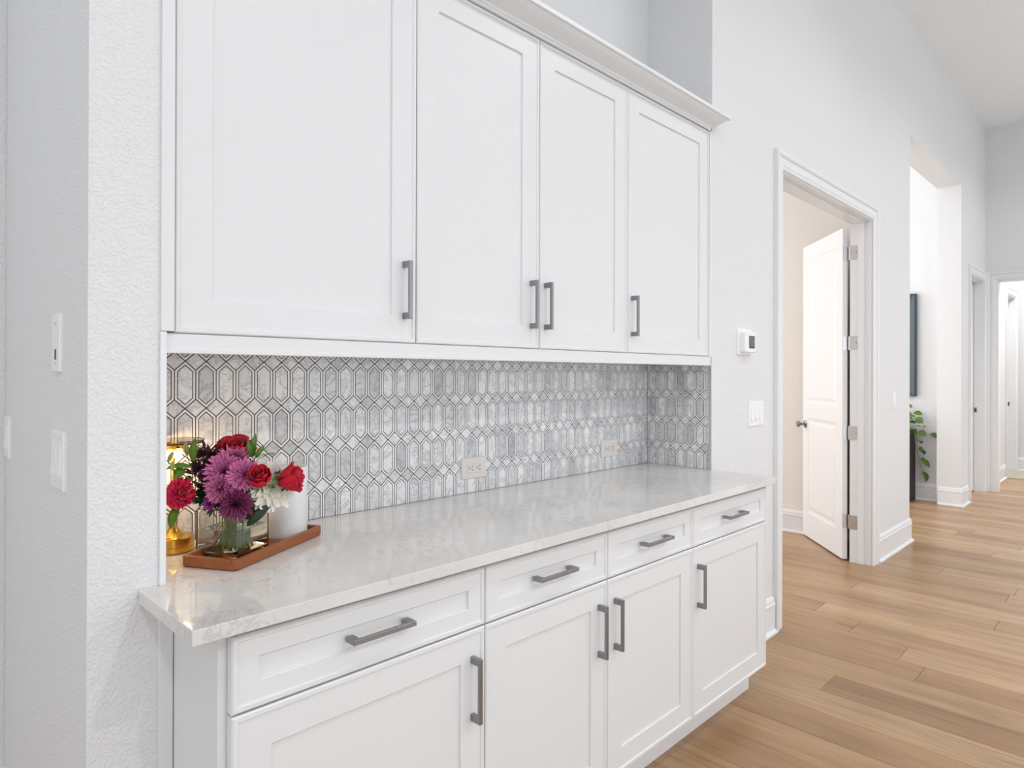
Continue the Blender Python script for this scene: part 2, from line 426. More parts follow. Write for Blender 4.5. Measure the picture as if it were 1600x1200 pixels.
tag(MB().box(-1.5, 9.0, -4.5, -.50, .001, .014, .003).build('reflector_sheet', mat('cream_reflector', (.80, .79, .77), .95)), 'large cream rug added unseen behind the camera to brighten the ceiling', 'reflector')  # unseen sheet added to bounce neutral light up to the ceiling
# ------------------------------------------------------------------ baseboards, casings
BASEP = [(0, 0), (.030, 0), (.0295, .008), (.026, .014), (.020, .018), (.014, .019), (.014, .135), (.017, .139), (.0175, .150), (.013, .156), (.013, .166), (.010, .176), (.006, .184), (0, .187)]
def baseboard(name, path, label=None):
    o = MB().sweep(path, BASEP, lambda x, y, h: (x, y, h)).build(name, M_TRIM); struct(o, label)
# offset goes to the left of the path: walk so that the room lies on the left
baseboard('baseboard_door_left', [(3.385, YW), (2.735, YW)], 'white baseboard between the cabinets and the double door')
baseboard('baseboard_door_right', [(6.0268, YW+.21), (6.0268, YW), (5.155, YW)], 'white baseboard right of the double door')
baseboard('baseboard_pillar', [(8.28, YW), (7.971, YW), (7.971, YW+.214), (8.12, YW+.214), (8.12, 5.9)][::1] if False else [(8.285, YW), (7.971, YW), (7.971, YW+.20)], 'white baseboard wrapping the pillar')
baseboard('baseboard_bright_room', [(8.12, YW+.22), (8.12, 5.9)], 'baseboard of the bright room')
baseboard('baseboard_study', [(5.66, WT+.02), (5.66, 5.1)], 'baseboard of the peach wall')
baseboard('baseboard_far_hall', [(10.62, YW), (9.405, YW)], 'baseboard past the end doorway')
baseboard('baseboard_far_wall', [(11.6, -1.9), (11.6, YW-.02)], 'baseboard of the far wall')
baseboard('baseboard_left', [(-4.1, 2.402), (XL, 2.402), (XL, YW), (XN0-.02, YW)][::-1], 'baseboard of the left wall end')
CASP = [(0, 0), (0, .011), (.008, .014), (.016, .014), (.020, .017), (.048, .018), (.052, .014), (.062, .014), (.066, .022), (.074, .026), (.088, .026), (.091, .022), (.091, 0)]
def casing(name, x0, x1, ztop, fn, label=None, foot=0.0):
    """trim around an opening from x0 to x1 (profile grows outwards)"""
    o = MB().sweep([(x0, foot), (x0, ztop), (x1, ztop), (x1, foot)], CASP, fn).build(name, M_TRIM); struct(o, label)
casing('trim_1', 3.485, 5.045, 2.443, lambda x, z, h: (x, YW-h, z), 'white moulded casing of the double door')
casing('trim_2', 8.405, 9.165, 2.445, lambda x, z, h: (x, YW-h, z), 'white casing of the closed door near the hall corner')
casing('trim_3', -1.330, -.03, 2.445, lambda x, z, h: (9.264-h, -x, z), 'white casing of the doorway in the end wall')
casing('trim_4', 10.74, 11.49, 2.445, lambda x, z, h: (x, YW-h, z), 'white casing of the door past the end doorway')
def jamb(name, x0, x1, zt, y0, y1, m=M_TRIM, stop=True):
    b = MB(); t = .016
    b.box(x0-t, x0, y0, y1, 0, zt+t); b.box(x1, x1+t, y0, y1, 0, zt+t); b.box(x0, x1, y0, y1, zt, zt+t)
    if stop:
        ym = y0+.09
        b.box(x0, x0+.011, y0+.052, ym, 0, zt); b.box(x1-.011, x1, y0+.052, ym, 0, zt); b.box(x0+.011, x1-.011, y0+.052, ym, zt-.011, zt)
    struct(b.build(name, m))
jamb('trim_5', 3.485+.0, 5.045, 2.435, YW-.002, WT+.004)
jamb('trim_6', 8.416, 9.154, 2.43, YW-.002, WT+.002)
jamb('trim_8', 10.75, 11.48, 2.43, YW-.002, WT+.002)
b = MB(); b.box(9.262, 9.402, 1.330-.016, 1.330, 0, 2.446); b.box(9.262, 9.402, .03, 1.314, 2.43, 2.446); b.box(9.262, 9.402, .014, .03, 0, 2.446)
struct(b.build('trim_7', M_TRIM))

# ------------------------------------------------------------------ moulded panel doors
def panel_door(name, w_, h_, t, label, m=M_DOORP):
    """leaf in local space: x 0..w from the hinge, y 0..t, z 0..h; two recessed panels on both faces"""
    root = empty(name, (0, 0, 0)); b = MB(); st = .105
    pans = [(st, w_-st, .20, .98), (st, w_-st, 1.10, h_-.12)]
    for face, sg, y in ((0, 1, 0.0), (1, -1, t)):
        xs = [0, st, w_-st, w_]; zs = [0, .20, .98, 1.10, h_-.12, h_]
        for i in range(3):
            for j in range(5):
                if i == 1 and j in (1, 3):
                    x0, x1, z0, z1 = xs[1], xs[2], zs[j], zs[j+1]
                    rings = [(0, 0), (.006, .004), (.022, .007), (.030, .007), (.052, .001)]
                    vs = []; fs = []
                    for o_, d_ in rings: vs += [(x0+o_, y+sg*d_, z0+o_), (x1-o_, y+sg*d_, z0+o_), (x1-o_, y+sg*d_, z1-o_), (x0+o_, y+sg*d_, z1-o_)]
                    for r_ in range(len(rings)-1):
                        for k in range(4): fs.append((r_*4+k, r_*4+(k+1) % 4, (r_+1)*4+(k+1) % 4, (r_+1)*4+k))
                    n4 = (len(rings)-1)*4; fs.append((n4, n4+1, n4+2, n4+3)); b.add(vs, fs)
                else:
                    b.add([(xs[i], y, zs[j]), (xs[i+1], y, zs[j]), (xs[i+1], y, zs[j+1]), (xs[i], y, zs[j+1])], [(0, 1, 2, 3)])
    b.add([(0, 0, 0), (w_, 0, 0), (w_, t, 0), (0, t, 0), (0, 0, h_), (w_, 0, h_), (w_, t, h_), (0, t, h_)], [(0, 1, 2, 3), (4, 5, 6, 7), (0, 3, 7, 4), (1, 2, 6, 5)])
    # weld
    o = b.build('leaf', m, root)
    import bmesh
    bm = bmesh.new(); bm.from_mesh(o.data); bmesh.ops.remove_doubles(bm, verts=bm.verts, dist=1e-5); bmesh.ops.recalc_face_normals(bm, faces=bm.faces); bm.to_mesh(o.data); bm.free()
    root['label'] = label; root['kind'] = 'structure'
    return root
dr = panel_door('door_1', .755, 2.40, .035, 'open white two-panel door leaf with a lever knob')
DA = math.radians(41)
HX, HY = 5.062, 1.603
dr.location = (HX, HY, .012); dr.rotation_euler = (0, 0, DA)
# knob near the free end, room side faces the camera on the local +y face
def knob(y, sg):
    b = MB(); ax = Matrix.Rotation(-sg*PI/2, 3, 'X')
    b.lathe([(0, 0), (.031, 0), (.031, .005), (.026, .009), (.012, .012), (.010, .035), (.014, .042), (.024, .050), (.027, .060), (.023, .069), (.0, .073)], 20, (.70, y, .925), ax)
    return b
for y, sg in ((.035, 1), (0, -1)):
    o = knob(y, sg).build('knob', M_STEEL, None, True, auto=40); o.parent = dr; o.location = (0, 0, 0)
for zh in (2.225, 1.575, .928, .287):
    b = MB(); r_ = .0085
    b.lathe([(0, -.051), (r_*.6, -.051), (r_, -.048), (r_, .048), (r_*.6, .051), (0, .051)], 12, (5.052, 1.586, zh))
    b.box(5.042, 5.0447, 1.505, 1.583, zh-.05, zh+.05)                          # leaf on the jamb
    v0 = Vector((HX, HY, zh)); dx = Vector((math.cos(DA), math.sin(DA), 0)); dy = Vector((-dx.y, dx.x, 0))
    q = [v0-dx*.001+dy*a for a in (-.012, .033)]
    vs = []
    for p in q:
        for dd in (-.002, .0):
            for hz in (-.05, .05): vs.append((p.x+dx.x*dd, p.y+dx.y*dd, zh+hz))
    b.add(vs, [(0, 1, 3, 2), (4, 6, 7, 5), (0, 4, 5, 1), (2, 3, 7, 6), (0, 2, 6, 4), (1, 5, 7, 3)])
    h_ = b.build('hinge', M_HINGE, dr); h_.parent = None
    h_.matrix_world = Matrix.Identity(4); h_.location = (0, 0, 0)
    h_.parent = dr; h_.matrix_parent_inverse = (Matrix.Translation(dr.location) @ Matrix.Rotation(DA, 4, 'Z')).inverted()
    for k, (sx, sz) in enumerate(((1.520, .03), (1.538, 0.0), (1.520, -.03))):
        s_ = MB().lathe([(0, 0), (.0035, 0), (.003, .001), (0, .0012)], 8, (5.042, sx, zh+sz), Matrix.Rotation(-PI/2, 3, 'Y')).build('screw', M_BLACK)
        s_.parent = h_
# second leaf, folded back out of sight on the left jamb
d2 = panel_door('door_2', .755, 2.40, .035, 'second leaf of the double door, swung into the study')
d2.location = (3.472, 1.60, .012); d2.rotation_euler = (0, 0, math.radians(95))
# closed doors further on
for nm, x0, lb in (('door_3', 8.42, 'closed white door beside the hall corner'), ('door_4', 10.755, 'closed white door past the end doorway')):
    w_ = .73 if nm == 'door_3' else .72
    dd = panel_door(nm, w_, 2.40, .035, lb); dd.location = (x0, YW+.092, .012)
    xj = 9.154-.011 if nm == 'door_3' else 11.48-.011
    o = MB().box(xj-.002, xj, YW+.058, YW+.088, .915, .975, .0005).build('strike_plate', M_STEEL, None)
    o2 = MB().box(xj-.0028, xj-.0018, YW+.066, YW+.080, .93, .96).build('recess', M_BLACK, o)
    o.parent = dd; o.matrix_parent_inverse = Matrix.Translation(dd.location).inverted()

# ------------------------------------------------------------------ plates on the walls
def plate(loc, fn, w_, h_, label, cat, group=None, kind='rocker', gangs=1, mp=M_PLATE, mi=M_PLATE):
    """fn maps local (u right, v up, w out of the wall) to world"""
    root = thing('wall_plate' if kind != 'outlet' else 'power_outlet', fn(0, 0, 0), label, cat, group)
    def pb(name, u0, u1, v0, v1, w0, w1, m, par, ch=.0012):
        return MB().prism([(u0, v0), (u1, v0), (u1, v1), (u0, v1)], w0, w1, fn, ch).build(name, m, par)
    pb('cover', -w_/2, w_/2, -h_/2, h_/2, 0, .006, mp, root, .002)
    if kind == 'outlet':
        body = pb('receptacle', -.034, .034, -.0165, .0165, .006, .0085, mi, root, .0006)
        for s_ in (-1, 1):
            c = s_*.0175
            # mounted sideways: two blades one above the other, ground hole to the left
            for vv in (-.0065, .0065):
                pb('slot', c+.000, c+.009, vv-.0012, vv+.0012, .0083, .0088, M_BLACK, body, 0)
            MB().prism([(c-.009+.0026*math.cos(a*PI/4), .0026*math.sin(a*PI/4)) for a in range(8)], .0083, .0088, fn).build('ground_hole', M_BLACK, body)
        for u in (-.052, .052): MB().prism([(u+.0025*math.cos(a*PI/4), .0025*math.sin(a*PI/4)) for a in range(8)], .0058, .0064, fn).build('screw', M_PLATE, root)
    elif kind == 'rocker':
        for g in range(gangs):
            c = (g-(gangs-1)/2)*.046
            fr = pb('rocker_frame', c-.0168, c+.0168, -.0335, .0335, .006, .0072, mi, root, .0005)
            a = MB(); vs = []
            for u in (c-.0145, c+.0145):
                for v, w2 in ((-.031, .0118), (0, .0085), (.031, .0078)): vs.append(fn(u, v, w2))
                for v in (.031, 0, -.031): vs.append(fn(u, v, .007))
            fs = [(0, 1, 7, 6), (1, 2, 8, 7), (2, 3, 9, 8), (0, 6, 11, 5), (3, 4, 10, 9), (4, 5, 11, 10), (0, 5, 4, 1), (1, 4, 3, 2), (6, 7, 10, 11), (7, 8, 9, 10)]
            a.add(vs, fs).build('rocker', mi, fr)
            for v in (-.048, .048): MB().prism([(c+.0022*math.cos(q*PI/3), v+.0022*math.sin(q*PI/3)) for q in range(6)], .0058, .0064, fn).build('screw', M_HINGE, root)
    elif kind == 'control':
        pb('button', -.006, .006, -.036, -.014, .006, .0068, M_BLACK, root, 0)
        pb('slider', -.006, .006, -.046, -.041, .006, .0066, M_HINGE, root, 0)
        for v in (.042,): pb('screw', -.002, .002, v-.002, v+.002, .006, .0064, M_BLACK, root, 0)
    return root
fW = lambda x, z: (lambda u, v, w_: (x+u, YW-w_, z+v))
fL = lambda y, z: (lambda u, v, w_: (XL-w_, y-u, z+v))
fT = lambda x, z: (lambda u, v, w_: (x+u, YB-.008-w_, z+v))
plate(None, fT(1.583, 1.0035), .122, .076, 'pale two-socket outlet plate on the tile, nearer the flowers', 'outlet', 'outlets on the backsplash', 'outlet', mp=M_PLATE_W, mi=M_PLATE_W)
plate(None, fT(2.404, 1.0105), .122, .076, 'pale two-socket outlet plate on the tile, nearer the far end of the counter', 'outlet', 'outlets on the backsplash', 'outlet', mp=M_PLATE_W, mi=M_PLATE_W)
plate(None, fW(3.178, 1.150), .165, .122, 'white triple rocker switch below the thermostat', 'light switch', 'rocker switches on the walls', 'rocker', 3)
plate(None, fW(5.575, 1.155), .074, .120, 'small white switch plate right of the open door', 'light switch', 'rocker switches on the walls', 'rocker', 1)
plate(None, fL(1.690, 1.409), .074, .125, 'narrow white control plate with a dark button, upper on the left wall end', 'control', None, 'control')
plate(None, fL(1.672, 1.158), .118, .122, 'white double rocker switch below the control plate at left', 'light switch', 'rocker switches on the walls', 'rocker', 2)
plate(None, fL(2.345, 1.160), .074, .118, 'white single rocker switch at the far left edge', 'light switch', 'rocker switches on the walls', 'rocker', 1)
# thermostat
th = thing('thermostat', (3.045, YW, 1.505), 'white wall thermostat with a small grey screen', 'thermostat')
def rrect(x0, x1, z0, z1, r, n=4):
    p = []
    for cx, cz, a0 in ((x1-r, z1-r, 0), (x0+r, z1-r, 90), (x0+r, z0+r, 180), (x1-r, z0+r, 270)):
        for i in range(n+1): a = math.radians(a0+90*i/n); p.append((cx+r*math.cos(a), cz+r*math.sin(a)))
    return p
fw = lambda u, v, w_: (u, YW-w_, v)
MB().prism(rrect(2.972, 3.122, 1.440, 1.568, .012), 0, .008, fw, .002).build('wall_bracket', M_PLATE, th)
hs = MB().prism(rrect(2.992, 3.106, 1.452, 1.551, .01), .008, .035, fw, .004).build('housing', M_PLATE, th)
MB().prism(rrect(3.030, 3.092, 1.473, 1.533, .002), .035, .0356, fw).build('bezel', M_ARTD, hs)
MB().prism(rrect(3.033, 3.089, 1.480, 1.529, .002), .0356, .0362, fw).build('screen', M_SCREEN, hs)

# ------------------------------------------------------------------ cabinets
def front(name, x0, x1, z0, z1, yf, t, fr, parent, rail=None):
    """door or drawer front: proud outer bead, flat frame, recessed panel. fr = stile width, rail = rail width"""
    rail = rail or fr; b = MB()
    rings = [(0, 0, t), (0, 0, .003), (.003, .003, .0), (.0108, .0108, .0), (.0132, .0132, .0035), (fr-.0015, rail-.0015, .0035), (fr, rail, .0055)]
    vs = []; fs = []
    for ox, oz, d in rings: vs += [(x0+ox, yf+d, z0+oz), (x1-ox, yf+d, z0+oz), (x1-ox, yf+d, z1-oz), (x0+ox, yf+d, z1-oz)]
    for r_ in range(len(rings)-1):
        for k in range(4): fs.append((r_*4+k, r_*4+(k+1) % 4, (r_+1)*4+(k+1) % 4, (r_+1)*4+k))
    # inner ledge back to the rear and rear face ring
    n0 = len(vs); vs += [(x0+fr, yf+t, z0+rail), (x1-fr, yf+t, z0+rail), (x1-fr, yf+t, z1-rail), (x0+fr, yf+t, z1-rail)]
    a = (len(rings)-1)*4
    for k in range(4): fs.append((a+k, a+(k+1) % 4, n0+(k+1) % 4, n0+k)); fs.append((k, n0+k, n0+(k+1) % 4, (k+1) % 4))
    b.add(vs, fs); o = b.build(name, M_CAB, parent)
    MB().box(x0+fr-.0, x1-fr+.0, yf+.0092, yf+t-.001, z0+rail, z1-rail).build('panel', M_CAB, o)
    return o
def pull(parent, x, z, yf, vertical=True, L=.155):
    b = MB(); w_ = .0105; so = .030; th_ = .0085
    if vertical:
        b.box(x-w_/2, x+w_/2, yf-so, yf-so+th_, z-L/2, z+L/2, .0008)
        for s_ in (-1, 1):
            zz = z+s_*(L/2-.0085); b.box(x-w_/2, x+w_/2, yf-so+th_-.0005, yf+.0036, zz-.0085, zz+.0085, .0005)
    else:
        b.box(x-L/2, x+L/2, yf-so, yf-so+th_, z-w_/2, z+w_/2, .0008)
        for s_ in (-1, 1):
            xx = x+s_*(L/2-.0085); b.box(xx-.0085, xx+.0085, yf-so+th_-.0005, yf+.0036, z-w_/2, z+w_/2, .0005)
    return b.build('handle', M_STEEL, parent)
g = .0015
YBF = 1.1718; bx = [.4704, 1.0883, 1.5881, 2.0926, 2.7025]
def base_cabinet(i0, i1, label):
    x0, x1 = bx[i0], bx[i1]; root = thing('base_cabinet', ((x0+x1)/2, 1.45, 0), label, 'cabinet', 'base cabinets under the countertop')
    cx0 = x0+.004 if i0 == 0 else x0
    cb = MB(); cb.box(cx0, x1, YBF+.0225, YB-.012, .1214, .8855)
    cb.build('carcass', M_CAB, root)
    MB().box(cx0+.0 if i0 else x0+.06, x1-.001 if i1 < 4 else x1-.004, YBF+.075, YBF+.092, 0, .1214).build('toe_kick', M_CAB, root)
    for i in range(i0, i1):
        a, c = bx[i]+g, bx[i+1]-g
        dw = front('drawer', a, c, .7312, .8715, YBF, .0205, .052, root, .0485); pull(dw, (a+c)/2, .803, YBF, False)
        dr_ = front('door', a, c, .1214, .7272, YBF, .0205, .0755, root)
        hx = {0: bx[1]-.0405, 1: bx[2]-.0405, 2: bx[2]+.0395, 3: bx[3]+.0385}[i]
        pull(dr_, hx, .5865, YBF)
base_cabinet(0, 1, 'white base cabinet nearest the camera, one door and one drawer')
base_cabinet(1, 3, 'middle white base cabinet with two doors and two drawers')
base_cabinet(3, 4, 'white base cabinet at the far end near the double door')
YUF = 1.4385; ux = [.4579, 1.0756, 1.5735, 2.0725, 2.7030]
def wall_cabinet(i0, i1, label):
    x0, x1 = ux[i0], ux[i1]; root = thing('wall_cabinet', ((x0+x1)/2, 1.6, 1.42), label, 'cabinet', 'wall cabinets above the backsplash')
    MB().box(x0+(.002 if i0 == 0 else 0), x1-(.002 if i1 == 4 else 0), YUF+.0225, YB-.0, 1.4225, 2.462).build('carcass', M_CAB, root)
    for i in range(i0, i1):
        a, c = ux[i]+g, ux[i+1]-g
        dr_ = front('door', a, c, 1.4280, 2.4418, YUF, .0205, .0775, root, .0735)
        hx = {0: ux[1]-.0395, 1: ux[2]-.0395, 2: ux[2]+.0305, 3: ux[3]+.0305}[i]
        pull(dr_, hx, 1.569, YUF)
wall_cabinet(0, 1, 'white wall cabinet above the flowers, single wide door')
wall_cabinet(1, 3, 'white wall cabinet with two doors in the middle of the row')
wall_cabinet(3, 4, 'white wall cabinet at the far end beside the thermostat wall')
# light rail, crown, fillers
lr = MB().sweep([(XN0, 0), (2.7195, 0)], [(.0, 1.3856), (.0, 1.4262), (-.0185, 1.4262), (-.0185, 1.3940), (-.0215, 1.3930), (-.0215, 1.3865), (-.0205, 1.3856)], lambda x, y, h: (x, YUF+.0185+y, h))
tag(lr.build('light_rail', M_CAB), 'white moulded rail under the wall cabinets', 'moulding')
CP = [(0, 2.4450), (.003, 2.4450), (.003, 2.4535), (.0065, 2.456), (.009, 2.4615), (.018, 2.4660), (.034, 2.4735), (.047, 2.4815), (.056, 2.4895), (.0585, 2.4925), (.0690, 2.4935), (.0690, 2.5075), (0, 2.5075)]
cb_ = MB()
run = [(XN0+.001, YUF-.0015), (2.7035, YUF-.0015), (2.7035, YW+.003)]
cb_.sweep(run, [(-o_, h_) for o_, h_ in CP], lambda x, y, h: (x, y, h))
tag(cb_.build('crown_moulding', M_CAB), 'white crown moulding along the top of the wall cabinets', 'moulding')
tag(MB().box(.4316, .4563, 1.4305, YW+.0, 1.4305, 2.60).build('filler_strip', M_CAB), 'white filler strip left of the wall cabinets', 'trim strip')
tag(MB().box(2.7045, 2.7255, YUF-.001, YUF+.02, 1.4262, 2.4440).build('filler_strip', M_CAB), 'narrow white filler right of the wall cabinets', 'trim strip')
tag(MB().box(.4305, .4425, 1.4300, YW, .914, 1.4290, .001).build('corner_bead', M_TRIM), 'white edge strip left of the backsplash tiles', 'trim strip')
tag(MB().box(2.7176, 2.7256, 1.4355, YW+.01, .914, 1.4200).build('tile_edge_strip', M_HINGE), 'thin metal strip at the right edge of the backsplash', 'trim strip')
tag(MB().box(.4290, .4540, 1.4230, YW, 0, .8862, .0008).build('scribe_strip', M_CAB), 'white scribe strip where the base cabinet meets the left wall', 'trim strip')
# end panel of the base run
tag(MB().box(.4555, .4738, YBF+.0235, YW, 0, .8862, .0006).build('end_panel', M_CAB), 'white side panel closing the near end of the base cabinets', 'panel')

# ------------------------------------------------------------------ counter
YCF = 1.1418
poly = [(.3933, YCF), (2.7339, YCF), (2.7339, YW-.0005), (2.7175, YW-.0005), (2.7175, YB-.0095), (XN0+.0005, YB-.0095), (XN0+.0005, YW-.0005), (.3933, YW-.0005)]
def counter():
    b = MB(); n = len(poly); c = .0025
    ins = inset(poly, c)
    # keep wall edges straight
    z0, z1 = .8864, .914
    b.prism(poly, z0, z1, lambda u, v, w_: (u, v, w_), 0)
    o = b.build('countertop', M_QUARTZ)
    bv = o.modifiers.new('bevel', 'BEVEL'); bv.width = .002; bv.segments = 2; bv.limit_method = 'ANGLE'
    tag(o, 'light grey veined quartz countertop over the base cabinets', 'countertop')
counter()

# ------------------------------------------------------------------ backsplash
ROWP = .1222; TIP = .0235; Z0 = 1.3755
def backsplash(name, label, u0, u1, cross, p, fn, base_poly, off_of):
    """hexagon columns centred on cross + k p, row boundaries at Z0 - k ROWP"""
    bed = MB().prism(base_poly, -.0066, .0, fn).build(name, M_GROUT)
    tag(bed, label, 'backsplash')
    v0, v1 = .9145, 1.4195; gt = .00135; fw_ = .0050
    strips = MB(); shared = {}
    def piece(kind, poly_, full, cu, cv, th_):
        c = clip(poly_, u0+.0005, u1-.0005, v0, v1)
        if not c or parea(c) < 4e-6: return
        same = full and abs(parea(c)-parea(poly_)) < 1e-9
        key = kind
        rel = fn(cu, cv, 0)
        if same and key in shared:
            o = D.objects.new(kind, shared[key]); COL.objects.link(o); o.parent = bed; o.location = rel
        else:
            o = MB().prism(c, -.001, th_, fn, .0003).build(kind, M_MARBLE, bed, origin=rel)
            if same: shared[key] = o.data
    k0 = int(math.floor((u0-cross)/p))-1; k1 = int(math.ceil((u1-cross)/p))+1
    for r_ in range(-1, 5):
        zt = Z0-ROWP*r_; zc = zt-ROWP/2
        for k in range(k0, k1+1):
            cu = cross+k*p
            cell = [(cu, zc-ROWP/2), (cu+p/2, zc-ROWP/2+TIP), (cu+p/2, zc+ROWP/2-TIP), (cu, zc+ROWP/2), (cu-p/2, zc+ROWP/2-TIP), (cu-p/2, zc-ROWP/2+TIP)]
            a = inset(cell, gt); bb = inset(a, fw_); cc = inset(bb, gt*1.7)
            # inset returns vertices starting one earlier; keep all rings aligned
            piece('hexagon_tile', cc, True, cu, zc, .0010)
            for i in range(6):
                q = [a[i], a[(i+1) % 6], bb[(i+1) % 6], bb[i]]
                q = clip(q, u0+.0005, u1-.0005, v0, v1)
                if q and parea(q) > 1e-6: strips.prism(q, -.001, .0009, fn, 0)
            du = cu+p/2; dz = zt
            dia = inset([(du, dz-TIP), (du+p/2, dz), (du, dz+TIP), (du-p/2, dz)], gt)
            piece('diamond_tile', dia, True, du, dz, .0010)
    so = strips.build('marble_strips', M_STRIP, bed); so['kind'] = 'stuff'; so['label'] = 'slim white marble strips framing the hexagons'
    return bed
backsplash('backsplash', 'marble hexagon and diamond tile backsplash behind the counter', XN0, 2.7175, .5916+.05167, .05167,
           lambda u, v, w_: (u, YB-.008-w_+.0010, v), [(XN0, .9145), (2.7178, .9145), (2.7178, 1.4195), (XN0, 1.4195)], None)
backsplash('backsplash', 'short marble tile backsplash on the far end of the niche, facing the flowers', YW+.002, YB-.0085, 1.6406, .0505,
           lambda u, v, w_: (2.7178-w_+.0010, u, v), [(YW+.002, .9145), (YB-.0085, .9145), (YB-.0085, 1.4195), (YW+.002, 1.4195)], None)

# ------------------------------------------------------------------ tray, cup, lamp, vase
ANG = math.radians(29.5)
ex = Vector((math.cos(ANG), math.sin(ANG))); ey = Vector((-ex.y, ex.x))
def tray():
    c = Vector((.6905, 1.5625)); L_, W_ = .345, .146
    root = thing('serving_tray', (c.x, c.y, .914), 'small orange-brown wooden tray under the vase and the white cup', 'tray')
    def fn(u, v, w_): p = c+ex*u+ey*v; return (p.x, p.y, w_)
    b = MB(); prof = [(0, .9142), (0.0, .9142), (-.002, .9142)]
    o_ = rrect(-L_/2, L_/2, -W_/2, W_/2, .014, 5)
    def ring(ins_, z, r=.014): return [fn(u, v, z) for u, v in rrect(-L_/2+ins_, L_/2-ins_, -W_/2+ins_, W_/2-ins_, max(r-ins_, .003), 5)]
    rings = [ring(.004, .9142), ring(0, .9185), ring(0, .9375), ring(.0015, .9395), ring(.0095, .9395), ring(.011, .938), ring(.0125, .9235), ring(.0165, .9215)]
    n = len(rings[0]); vs = [p for r_ in rings for p in r_]; fs = []
    for k in range(len(rings)-1):
        for i in range(n): fs.append((k*n+i, k*n+(i+1) % n, (k+1)*n+(i+1) % n, (k+1)*n+i))
    fs.append(tuple(range(n))[::-1]); fs.append(tuple(range((len(rings)-1)*n, len(rings)*n)))
    t = b.add(vs, fs); me = t.v; t.v = [(((Vector((x, y))-c).dot(ex)), ((Vector((x, y))-c).dot(ey)), z-.914) for x, y, z in me]
    o = t.build('tray_body', M_ACACIA); o.parent = root; root.rotation_euler = (0, 0, ANG)
    return root
tray()
ZT = .9216
def cup():
    root = thing('ceramic_cup', (.785, 1.6095, ZT), 'plain white ceramic cup on the right end of the tray', 'cup')
    r = .0535
    MB().lathe([(0, .0), (r-.004, .0), (r-.004, .004), (r-.006, .0045), (0, .0045)][1:4], 48, (.785, 1.6095, ZT))
    MB().lathe([(0, .0002), (r-.006, .0002), (r-.006, .006), (r-.001, .006), (r, .008), (r, .1795), (r-.001, .181), (r-.0035, .181), (r-.0045, .1795), (r-.0045, .02), (r-.01, .014), (0, .013)], 56, (.785, 1.6095, ZT)).build('cup_body', M_CUP, root, True, auto=35)
cup()
def lamp():
    c = (.5395, 1.6935, .914); root = thing('table_lamp', c, 'gold table lamp with a smoked glass disc, glowing behind the flowers', 'lamp')
    MB().lathe([(0, .0003), (.043, .0003), (.0455, .003), (.0455, .0145), (.0447, .015), (.0447, .0158), (.0455, .0163), (.0455, .034), (.0435, .0365), (.0, .0365)], 56, c).build('base', M_GOLD, root, True, auto=30)
    MB().lathe([(.026, .0366), (.0235, .039), (.0185, .044), (.0125, .051), (.0085, .060), (.0062, .074), (.0054, .095), (.0052, .195), (.0056, .215), (.0085, .229), (.015, .239), (.0205, .2465), (0, .2465), (0, .0366), (.026, .0366)], 32, c).build('stem', M_GOLD, root, True, auto=40)
    MB().lathe([(0, .2467), (.0205, .2467), (.0228, .249), (.0228, .2555), (.021, .2575), (0, .2575)], 40, c).build('cap', M_GOLD, root, True, auto=30)
    MB().lathe([(0, .2577), (.050, .2577), (.0645, .2605), (.0685, .2675), (.0680, .2695), (.0640, .2640), (.050, .2612), (0, .2612)], 56, c).build('glass_disc', M_SMOKE, root, True, auto=40)
    MB().lathe([(.0092, .2295), (.0150, .2375), (.0170, .2365), (.0205, .2445), (.0225, .2440), (.0190, .2350), (.0150, .2330), (.0110, .2280)][:4]+[(.0185, .2340), (.0115, .2265), (.0092, .2295)], 32, c).build('light_ring', M_LED, root, True)
    l = D.lights.new('lamp_glow', 'POINT'); l.energy = .8; l.color = (1, .72, .42); l.shadow_soft_size = .02
    o = D.objects.new('lamp_glow', l); COL.objects.link(o); o.location = (c[0]+.03, c[1]-.012, c[2]+.20)
    l2 = D.lights.new('lamp_glow', 'POINT'); l2.energy = .5; l2.color = (1, .72, .42); l2.shadow_soft_size = .02
    o2 = D.objects.new('lamp_glow', l2); COL.objects.link(o2); o2.location = (c[0]-.032, c[1]-.012, c[2]+.20)
lamp()
VC = Vector((.6255, 1.5500)); VS = .0575
def vase():
    root = thing('glass_vase', (VC.x, VC.y, ZT), 'square clear glass vase half full of water, holding the flowers on the tray', 'vase')
    def ring(h, z, r): 
        return [((VC+ex*u+ey*v).x, (VC+ex*u+ey*v).y, ZT+z) for u, v in rrect(-h, h, -h, h, r, 4)]
    def shell(rings):
        n = len(rings[0]); vs = [p for r_ in rings for p in r_]; fs = []
        for k in range(len(rings)-1):
            for i in range(n): fs.append((k*n+i, k*n+(i+1) % n, (k+1)*n+(i+1) % n, (k+1)*n+i))
        fs.append(tuple(range(n))[::-1]); fs.append(tuple(range((len(rings)-1)*n, len(rings)*n)))
        return MB().add(vs, fs)
    t = .0042
    shell([ring(VS-.001, .0003, .004), ring(VS, .0015, .005), ring(VS, .109, .005), ring(VS-.001, .110, .004), ring(VS-t+.001, .110, .003), ring(VS-t, .109, .003), ring(VS-t, .012, .003), ring(VS-t-.003, .0095, .002)]).build('vase_body', M_GLASS, root, True, auto=30)
    i = VS-t-.0002
    shell([ring(i-.004, .0110, .002), ring(i, .0135, .003), ring(i, .0635, .003)]).build('water', M_WATER, root, True, auto=30)
vase()

